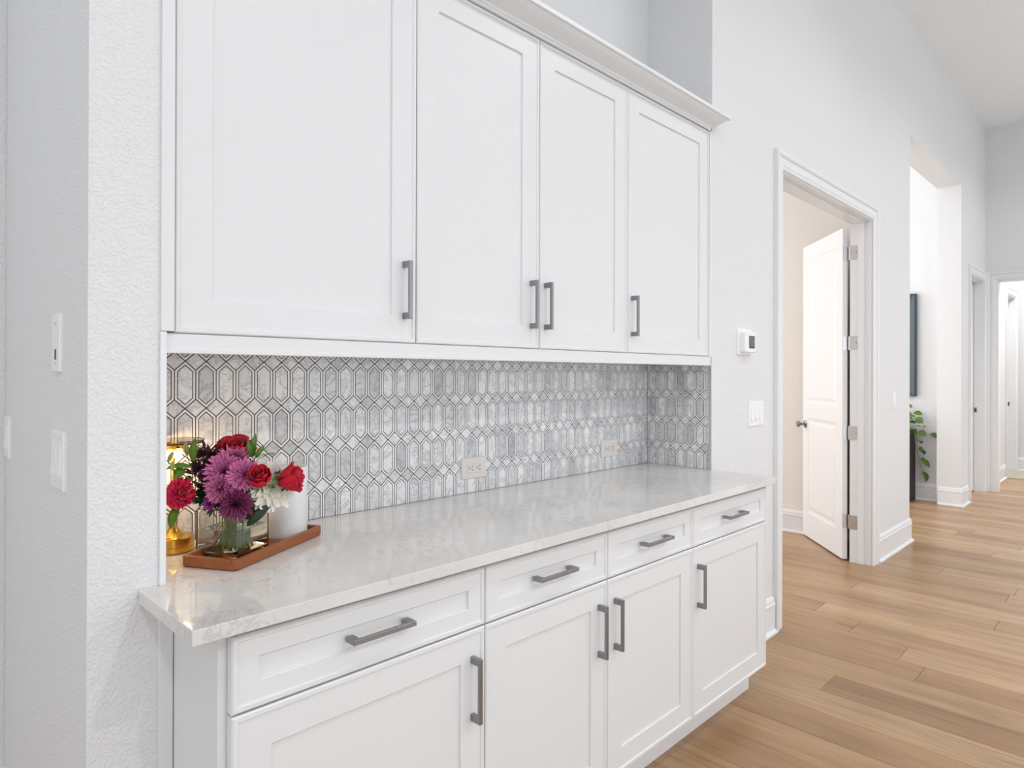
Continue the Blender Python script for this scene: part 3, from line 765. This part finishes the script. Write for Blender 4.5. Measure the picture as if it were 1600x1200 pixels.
# ------------------------------------------------------------------ flowers
def frame(n, up=Vector((0, 0, 1))):
    n = Vector(n).normalized(); a = up.cross(n)
    if a.length < .05: a = Vector((1, 0, 0)).cross(n)
    a.normalize(); b = n.cross(a); return Matrix((a, b, n)).transposed()      # local z -> n
def stem_path(head, rnd, k=None):
    """from the head through the mouth of the vase to its floor"""
    h = Vector(head); mouth = Vector((VC.x+(h.x-VC.x)*.30, VC.y+(h.y-VC.y)*.30, ZT+.112))
    lim = .045
    d = Vector((mouth.x-VC.x, mouth.y-VC.y)); d = d if d.length < lim*.8 else d.normalized()*lim*.8
    mouth.x, mouth.y = VC.x+d.x, VC.y+d.y
    a = rnd.uniform(-.028, .030); b_ = rnd.uniform(-.030, .030)
    ft = VC-d*.5+ex*a*.8+ey*b_*.8; foot = Vector((ft.x, ft.y, ZT+.0145))
    mid = (mouth+foot)/2+Vector((rnd.uniform(-.004, .004), rnd.uniform(-.004, .004), 0))
    return [h, h.lerp(mouth, .5)+Vector((0, 0, .006)), mouth, mid, foot]
def smooth_path(P, n=4):
    out = []
    for i in range(len(P)-1):
        p0, p1, p2, p3 = P[max(i-1, 0)], P[i], P[i+1], P[min(i+2, len(P)-1)]
        for k in range(n):
            t = k/n; out.append(.5*((2*p1)+(p2-p0)*t+(2*p0-5*p1+4*p2-p3)*t*t+(3*p1-p0-3*p2+p3)*t**3))
    return out+[P[-1]]
RS = random.Random(5)
def add_stem(root, head, r=.0019):
    MB().tube(smooth_path(stem_path(head, RS)), r, 6, r*.9).build('stem', M_STEM, root, True)
def petal_grid(fn, nu, nv, tint):
    vs = []; ti = []; fs = []
    for j in range(nv+1):
        for i in range(nu+1):
            u = -1+2*i/nu; v = j/nv; vs.append(fn(u, v)); ti.append(max(0, min(1, tint(u, v))))
    for j in range(nv):
        for i in range(nu): a = j*(nu+1)+i; fs.append((a, a+1, a+nu+2, a+nu+1))
    return vs, fs, ti
def rose(loc, n, rad, h, label, openness=.5, squash=1.0):
    root = thing('rose', loc, label, 'flower', 'roses in the vase'); rnd = random.Random(int(loc[0]*9999)); A = frame(n); L = Vector(loc)
    layers = [(4, .22, .95, .62, .02), (5, .46, 1.0, .56, .10), (6, .74, .97, .50, .30*openness+.08), (7, 1.0, .86, .50, .75*openness+.05)]
    for li, (cnt, rr, hh, wa, curl) in enumerate(layers):
        for k in range(cnt):
            a0 = 2*PI*(k+rnd.random()*.35)/cnt+li*.7; hs_ = hh*(1+rnd.uniform(-.06, .06)); cu = curl*(1+rnd.uniform(-.3, .3))
            ww = wa*2*PI/cnt*(1.35 if li else 1.5)
            def f(u, v, a0=a0, rr=rr, hs_=hs_, cu=cu, ww=ww, li=li):
                base = .30+.70*math.sin(min(1, v*1.35)*PI/2)
                r_ = rad*rr*base*(1-(.26-.1*li)*max(0, v-.55)) + rad*cu*max(0, v-.55)**1.6*2.0 + rad*.02*u*u
                wid = math.sin(min(1, .25+v*1.1)*PI/2)*(1-.35*max(0, v-.7)/.3*abs(u))
                a = a0+u*ww*wid; z = h*(-.5+hs_*v*(1-.10*u*u*v)) - (rad*cu*.55*max(0, v-.75)**1.2*3)
                p = Vector((r_*math.cos(a)*(1+.04*math.sin(5*u+a0)), r_*math.sin(a), z)); p.y *= squash
                return L+A @ p
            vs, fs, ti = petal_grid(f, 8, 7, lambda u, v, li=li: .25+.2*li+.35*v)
            o = MB().add(vs, fs, ti).build('petal', M_ROSE, root, True, fix=False)
            sm = o.modifiers.new('thick', 'SOLIDIFY'); sm.thickness = .0006; sm.offset = 0
    # sepals
    for k in range(5):
        a0 = 2*PI*k/5
        f = lambda u, v, a0=a0: L+A @ Vector(((rad*(.2+.75*v))*math.cos(a0+u*.28*(1-v)), (rad*(.2+.75*v))*math.sin(a0+u*.28*(1-v))*squash, h*(-.52+.10*v)-.004*v))
        vs, fs, ti = petal_grid(f, 2, 5, lambda u, v: v); MB().add(vs, fs, ti).build('sepal', M_LEAF, root, True, fix=False)
    MB().lathe([(0, -.60*h), (rad*.16, -.60*h), (rad*.26, -.50*h), (rad*.2, -.42*h), (0, -.42*h)], 10, tuple(L), A).build('calyx', M_STEM, root, True)
    add_stem(root, L+A @ Vector((0, 0, -.58*h)))
    return root
def mum(loc, n, rad, label, m, cnt=230, width=.062, dome=.75, stemmed=True, lo=.0, name='chrysanthemum', curve=.35, cat='flower'):
    root = thing(name, loc, label, cat, 'blooms in the vase' if name == 'small_bloom' else 'chrysanthemums in the vase'); rnd = random.Random(int(loc[1]*7777)); A = frame(n); L = Vector(loc); b = MB()
    for i in range(cnt):
        t = (i+.5)/cnt; th_ = t**.62*math.radians(118); a = i*2.39996+rnd.uniform(-.12, .12)
        ln = rad*(.42+.58*min(1, t*1.5))*(1+rnd.uniform(-.16, .16))
        d = Vector((math.sin(th_)*math.cos(a), math.sin(th_)*math.sin(a), math.cos(th_)*dome)); 
        side = Vector((-math.sin(a), math.cos(a), 0)); up = Vector((0, 0, 1))
        w_ = rad*width*(1+rnd.uniform(-.2, .2)); vs = []; ti = []
        lift = rnd.uniform(.1, .75)*curve*2.2; sw = rnd.uniform(-.16, .16)
        for j, s_ in enumerate((.12, .45, .78, 1.0)):
            cen = d*ln*s_ + up*(lift*ln*s_*s_*(.3+.5*t)) + side*sw*s_*s_*ln
            ww = w_*(.55, .9, 1.0, .35)[j]; cup_ = up*w_*.35*(1 if j < 3 else 0)
            vs += [L+A @ (cen-side*ww+cup_), L+A @ cen, L+A @ (cen+side*ww+cup_)]
            ti += [max(0.0, min(.995, lo+s_**1.6*(.45+.55*t)+rnd.uniform(-.12, .12)))]*3
        fs = []
        for j in range(3):
            q = j*3; fs += [(q, q+1, q+4, q+3), (q+1, q+2, q+5, q+4)]
        b.add(vs, fs, ti)
    o = b.build('petals', m, root, True, fix=False); o['kind'] = 'stuff'
    MB().lathe([(0, -.35*rad), (rad*.2, -.3*rad), (rad*.34, -.1*rad), (rad*.30, .08*rad), (0, .16*rad)], 10, tuple(L), A).build('calyx', M_DLEAF, root, True)
    if stemmed: add_stem(root, L+A @ Vector((0, 0, -.3*rad)))
    return root
def carnation(loc, n, rad, label):
    root = thing('carnation', loc, label, 'flower', None); rnd = random.Random(3); A = frame(n); L = Vector(loc); b = MB()
    for li, (cnt, th0, rr) in enumerate(((4, .08, .55), (6, .30, .66), (8, .65, .80), (10, 1.05, .95), (12, 1.45, 1.0), (10, 1.85, .88))):
        for k in range(cnt):
            a0 = 2*PI*(k+rnd.random()*.5)/cnt+li; th_ = th0+rnd.uniform(-.15, .15); ph = rnd.random()*6; wa = 2.1/cnt*1.6; rl = rr*rad*(1+rnd.uniform(-.08, .08))
            def f(u, v):
                jag = .07*(1 if (int((u+1)*8) % 2) else -1)*max(0, v-.75)*4
                r_ = rl*(.15+.85*v+jag*.5); w2 = th_+.16*math.sin(6*u+ph)*v*v
                a = a0+u*wa*v**.7/max(.5, math.sin(th_))
                return L+A @ Vector((r_*math.sin(w2)*math.cos(a), r_*math.sin(w2)*math.sin(a), r_*math.cos(w2)*.8+.05*rad*math.sin(9*u+ph)*v))
            vs, fs, ti = petal_grid(f, 16, 4, lambda u, v: .1+.75*v+.1*math.sin(7*u+ph)); b.add(vs, fs, ti)
    o = b.build('petals', M_CARN, root, True, fix=False); o['kind'] = 'stuff'
    MB().lathe([(0, -.9*rad), (rad*.2, -.85*rad), (rad*.25, -.2*rad), (0, -.1*rad)], 10, tuple(L), A).build('calyx', M_STEM, root, True)
    add_stem(root, L+A @ Vector((0, 0, -.85*rad)))
    return root
def leaf_mesh(b, base, tip, width, normal, bend=.12, fold=.25, tl=.3, th_=.9):
    p0, p1 = Vector(base), Vector(tip); d = p1-p0; ln = d.length; n_ = Vector(normal).normalized(); side = d.cross(n_).normalized(); n_ = side.cross(d).normalized()
    def f(u, v):
        ww = width*math.sin(PI*min(1, v*.92+.06))**.8*(1-.25*v)
        if v > .999: ww = 0
        return p0+d*v+side*ww*u+n_*(bend*ln*math.sin(PI*v)+fold*ww*abs(u))
    vs, fs, ti = petal_grid(f, 4, 8, lambda u, v: tl+(th_-tl)*(1-abs(u))*.98); return b.add(vs, fs, ti)
def sprig(name, label, leaves, m, head, cat='foliage', group='leafy stems in the vase', stem_to=None):
    """a stem with leaves, each leaf its own part"""
    root = thing(name, head, label, cat, group)
    for (bs, tp, wd, nm) in leaves:
        o = leaf_mesh(MB(), bs, tp, wd, nm).build('leaf', m, root, True, fix=False)
        sm = o.modifiers.new('thick', 'SOLIDIFY'); sm.thickness = .0005; sm.offset = 0
    P = [Vector(head)]
    add_stem(root, head, .0015); return root
VIEW = -F
mum((.5835, 1.4981, 1.1206), (-.55, -.75, .45), .042, 'orchid pink chrysanthemum in the middle of the bouquet', M_MUM, 300)
mum((.6130, 1.4560, 1.1165), (-.30, -.90, .25), .036, 'orchid pink chrysanthemum touching the front red rose', M_MUM, 240)
mum((.6181, 1.5343, 1.1445), (-.40, -.50, .80), .036, 'orchid pink chrysanthemum just below the top red rose', M_MUM, 200)
mum((.5700, 1.4860, 1.0880), (-.75, -.70, .05), .034, 'orchid pink chrysanthemum low in the middle of the bouquet', M_MUM, 220)
mum((.5960, 1.4600, 1.0520), (-.45, -.85, -.25), .038, 'plum coloured chrysanthemum drooping over the rim of the vase', M_MUMD, 230, lo=.05)
mum((.6850, 1.4720, 1.0800), (-.15, -.95, .05), .056, 'cream white chrysanthemum between the two right-hand roses', M_WHITE, 150, .13, .45)
carnation((.5108, 1.5572, 1.0744), (-.85, -.65, .25), .036, 'hot pink carnation at the left of the bouquet')
rose((.6386, 1.5703, 1.1590), (-.25, -.45, .85), .037, .050, 'wide open red rose at the top of the bouquet', .55)
rose((.6364, 1.4309, 1.1090), (-.38, -.62, .72), .0225, .054, 'upright red rose in front of the white chrysanthemum', .12)
rose((.7060, 1.4240, 1.1010), (.75, -.50, .25), .0290, .056, 'red rose leaning right in front of the white cup', .5)
mum((.5601, 1.5643, 1.1085), (-.7, -.7, .1), .012, 'small magenta bloom among the dark foliage, upper', M_PURP, 70, .14, name='small_bloom')
mum((.5565, 1.5113, 1.0516), (-.7, -.7, .1), .014, 'small violet bloom above the vase rim, lower', M_PURP, 80, .14, name='small_bloom')
# leaves
V2 = (-.7, -.7, .1)
sprig('leafy_stem', 'leafy stem with one broad upright green leaf in front of the lamp', [((.5465, 1.5779, 1.1380), (.5494, 1.5748, 1.197), .0105, V2), ((.5361, 1.56, 1.1305), (.483, 1.5708, 1.1300), .010, (-.3, -.5, .8)), ((.520, 1.565, 1.128), (.500, 1.560, 1.108), .014, V2)], M_LEAF, (.5540, 1.5700, 1.100))
sprig('leafy_stem', 'stem with a leaf hanging below the carnation', [((.5110, 1.572, 1.0450), (.4924, 1.5616, .9960), .0125, V2)], M_LEAF, (.5150, 1.572, 1.048))
sprig('leafy_stem', 'stem with pointed green leaves above the front rose', [((.6561, 1.5102, 1.1500), (.6602, 1.506, 1.2035), .0085, V2), ((.6474, 1.4764, 1.1500), (.6619, 1.4618, 1.180), .0075, V2), ((.6557, 1.468, 1.1480), (.6790, 1.4447, 1.1600), .003, (-.3, -.3, .9)), ((.650, 1.50, 1.150), (.6420, 1.508, 1.190), .007, V2)], M_LEAF, (.6480, 1.500, 1.120))
sprig('leafy_stem', 'stem with small dark leaves behind the top red rose', [((.6380, 1.5993, 1.1650), (.6500, 1.5880, 1.1960), .008, V2), ((.650, 1.580, 1.165), (.6660, 1.566, 1.189), .006, V2), ((.618, 1.596, 1.165), (.612, 1.602, 1.186), .006, V2)], M_DLEAF, (.640, 1.590, 1.140))
sprig('leafy_stem', 'stem with broad grey-green leaves hanging over the right rim of the vase', [((.6700, 1.4560, 1.0400), (.6300, 1.4860, .9930), .013, V2), ((.664, 1.470, 1.045), (.6300, 1.500, 1.004), .012, V2)], M_DLEAF, (.664, 1.475, 1.045))
def buds(label, items, head):
    root = thing('bud_stem', head, label, 'flower bud', 'bud stems in the vase')
    for bs, tp, r_ in items:
        p0, p1 = Vector(bs), Vector(tp); ln = (p1-p0).length
        MB().lathe([(0, 0), (r_*.5, ln*.1), (r_, ln*.4), (r_*.75, ln*.75), (0, ln)], 10, bs, frame(p1-p0)).build('bud', M_BUD, root, True)
        MB().tube(smooth_path([Vector(head), (Vector(head)+p0)/2+Vector((0, 0, -.004)), p0]), .0009, 5).build('stalk', M_DLEAF, root, True)
    add_stem(root, head, .0015)
buds('yellow-green lily buds left of the broad leaf', [((.5430, 1.610, 1.150), (.5388, 1.6138, 1.184), .0075), ((.5550, 1.600, 1.140), (.5600, 1.592, 1.178), .0065)], (.5540, 1.598, 1.110))
buds('thin green buds at the left edge in front of the lamp', [((.4900, 1.577, 1.144), (.4994, 1.5685, 1.170), .0055), ((.4960, 1.559, 1.125), (.4940, 1.5597, 1.150), .005)], (.5200, 1.568, 1.115))
# dark filler foliage
def filler(label, centres, m, n=38, seed=1, sz=.019, spread=.024):
    rnd = random.Random(seed); c0 = centres[0]; root = thing('filler_sprig', c0, label, 'foliage', 'filler sprigs in the vase'); b = MB()
    for c in centres:
        for i in range(n):
            d = Vector((rnd.gauss(0, 1), rnd.gauss(0, 1), rnd.gauss(.3, 1))).normalized(); p = Vector(c)+d*spread*rnd.uniform(.1, .9)
            leaf_mesh(b, p, p+(d+Vector((rnd.uniform(-.4, .4), rnd.uniform(-.4, .4), rnd.uniform(-.2, .5)))).normalized()*sz*rnd.uniform(.7, 1.3), sz*.2, (rnd.uniform(-1, 1), rnd.uniform(-1, 1), .3), tl=0, th_=rnd.uniform(.2, 1))
    o = b.build('leaves', m, root, True, fix=False); o['kind'] = 'stuff'
    add_stem(root, c0, .0018); return root
filler('burgundy filler sprig left of the top chrysanthemum', [(.5775, 1.5892, 1.145), (.5900, 1.575, 1.125)], M_BURG, 60, 1)
filler('dark filler foliage left of centre, above the small magenta bloom', [(.5750, 1.570, 1.120), (.5600, 1.580, 1.115), (.6000, 1.580, 1.140)], M_BURG, 60, 2)
filler('dark green filler foliage above the vase rim at left', [(.5623, 1.5500, 1.080), (.5750, 1.5300, 1.070), (.5600, 1.5500, 1.060), (.5900, 1.540, 1.075)], M_DLEAF, 85, 3)
filler('dark green filler foliage in the heart of the bouquet', [(.6100, 1.510, 1.080), (.6250, 1.520, 1.060), (.6400, 1.500, 1.080), (.6500, 1.510, 1.110)], M_DLEAF, 60, 4)
filler('dark sprig left of the right-hand rose', [(.6900, 1.4450, 1.110), (.7010, 1.4370, 1.080)], M_DLEAF, 20, 5, .012, .010)
filler('green leafy sprigs spilling to the vase rim', [(.5750, 1.535, 1.040), (.6150, 1.530, 1.040), (.640, 1.520, 1.040)], M_DLEAF, 26, 6, .02, .016)
# cut stems in the water
ws = thing('stem_bunch', (VC.x, VC.y, ZT+.0136), 'bunch of cut green stems standing in the water', 'stems')
for i in range(17):
    a = i*2.4; r0 = .034*math.sqrt((i+.5)/17); r1 = .030*math.sqrt(((i*7) % 17+.5)/17)
    p0 = VC+Vector((math.cos(a), math.sin(a)))*r1; p1 = VC+Vector((math.cos(a+2.6), math.sin(a+2.6)))*r0*.8
    MB().tube([(p0.x, p0.y, ZT+.014), ((p0.x+p1.x)/2, (p0.y+p1.y)/2, ZT+.06), (p1.x, p1.y, ZT+.12)], .0022, 6).build('cut_stem', M_STEM, ws, True)

# ------------------------------------------------------------------ bright room: picture, planter, plant
pf = thing('framed_picture', (8.12, 2.30, 1.118), 'tall picture in a blue-grey frame above the black planter', 'picture')
y0, y1, z0, z1 = 1.866, 2.62, 1.118, 2.231; X_ = 8.117
b = MB(); rings = [(0, 0), (0, .045), (.012, .052), (.070, .020), (.078, .020), (.078, 0)]
vs = []; fs = []
for o_, d in rings: vs += [(X_-d, y0+o_, z0+o_), (X_-d, y1-o_, z0+o_), (X_-d, y1-o_, z1-o_), (X_-d, y0+o_, z1-o_)]
for r_ in range(len(rings)):
    r2 = (r_+1) % len(rings)
    for k in range(4): fs.append((r_*4+k, r_*4+(k+1) % 4, r2*4+(k+1) % 4, r2*4+k))
b.add(vs, fs).build('frame', M_ART, pf)
MB().box(X_-.018, X_-.002, y0+.079, y1-.079, z0+.079, z1-.079).build('canvas', M_CANVAS, pf)
MB().box(X_-.0535, X_-.045, y0-.001, y0+.006, z0, z1).build('edge_lip', M_ARTD, pf)

pl = thing('planter', (7.93, 2.03, 0), 'tall black square planter under the picture', 'planter')
px0, px1, py0, py1 = 7.785, 8.098, 1.862, 2.172
b = MB(); b.box(px0+.01, px1-.01, py0+.01, py1-.01, .002, .70, .004); b.build('body', M_CONC, pl)
b = MB(); b.box(px0, px1, py0, py0+.02, .71, .765); b.box(px0, px1, py1-.02, py1, .71, .765); b.box(px0, px0+.02, py0+.02, py1-.02, .71, .765); b.box(px1-.02, px1, py0+.02, py1-.02, .71, .765)
b.box(px0+.02, px1-.02, py0+.02, py1-.02, .70, .715)
b.build('rim', M_CONC, pl)
MB().box(px0+.021, px1-.021, py0+.021, py1-.021, .716, .745).build('soil', M_SOIL, pl)
pt = thing('pothos', (7.93, 2.03, .745), 'leafy green trailing plant spilling from the black planter', 'plant')
rnd = random.Random(21)
def vine(pts, leaves):
    P = smooth_path([Vector(p) for p in pts], 5); MB().tube(P, .004, 5, .002).build('vine', M_STEM, pt, True)
    for t, sz, dv in leaves:
        p = P[min(len(P)-1, int(t*(len(P)-1)))]; d = Vector(dv).normalized(); q = p+d*sz*.35; MB_ = MB()
        MB_.tube([p, (p+q)/2+Vector((0, 0, .005)), q], .002, 4)
        lf = leaf_mesh(MB(), q, Vector((min(8.10, (q+d*sz).x), (q+d*sz).y, (q+d*sz).z-.3*sz)), sz*.42, (-.5, -.7, .6), .12).build('leaf', M_LEAF if rnd.random() > .3 else M_DLEAF, pt, True, fix=False)
        MB_.build('leaf_stalk', M_STEM, pt, True)
for i in range(22):
    a = i*2.4; r_ = .03+.13*rnd.random(); hx, hy = 7.93+math.cos(a)*r_, 2.0+math.sin(a)*r_*.9; hz = .80+rnd.random()*.22
    hy = max(hy, 1.80); hx = min(hx, 8.02)
    vine([(7.93+math.cos(a)*.06, 2.02+math.sin(a)*.06, .744), (7.93+math.cos(a)*.09, 2.02+math.sin(a)*.08, .74+(hz-.74)*.6), (hx, hy, hz)],
         [(1, .085, (math.cos(a), math.sin(a)-.6, .25)), (.75, .075, (math.cos(a+1.8), math.sin(a+1.8), .1)), (.5, .07, (math.cos(a-1.8), math.sin(a-1.8)-.3, 0))])
vine([(7.98, 1.93, .744), (8.00, 1.86, .80), (8.03, 1.80, .78), (8.06, 1.76, .72)], [(1, .095, (.5, -.6, -.1)), (.5, .08, (-.5, -.6, .1))])
vine([(7.92, 1.93, .744), (7.93, 1.855, .77), (7.95, 1.84, .62), (7.99, 1.825, .46)], [(1, .10, (.4, -.5, -.4)), (.8, .09, (.8, -.3, .1)), (.66, .09, (-.6, -.5, 0)), (.5, .10, (.6, -.5, .1))])
vine([(8.0, 1.93, .744), (8.02, 1.855, .76), (8.03, 1.84, .55), (8.06, 1.81, .34)], [(1, .09, (.2, -.3, -.8)), (.85, .08, (.8, -.3, -.2)), (.7, .09, (-.5, -.5, -.1)), (.45, .09, (.6, -.4, 0))])
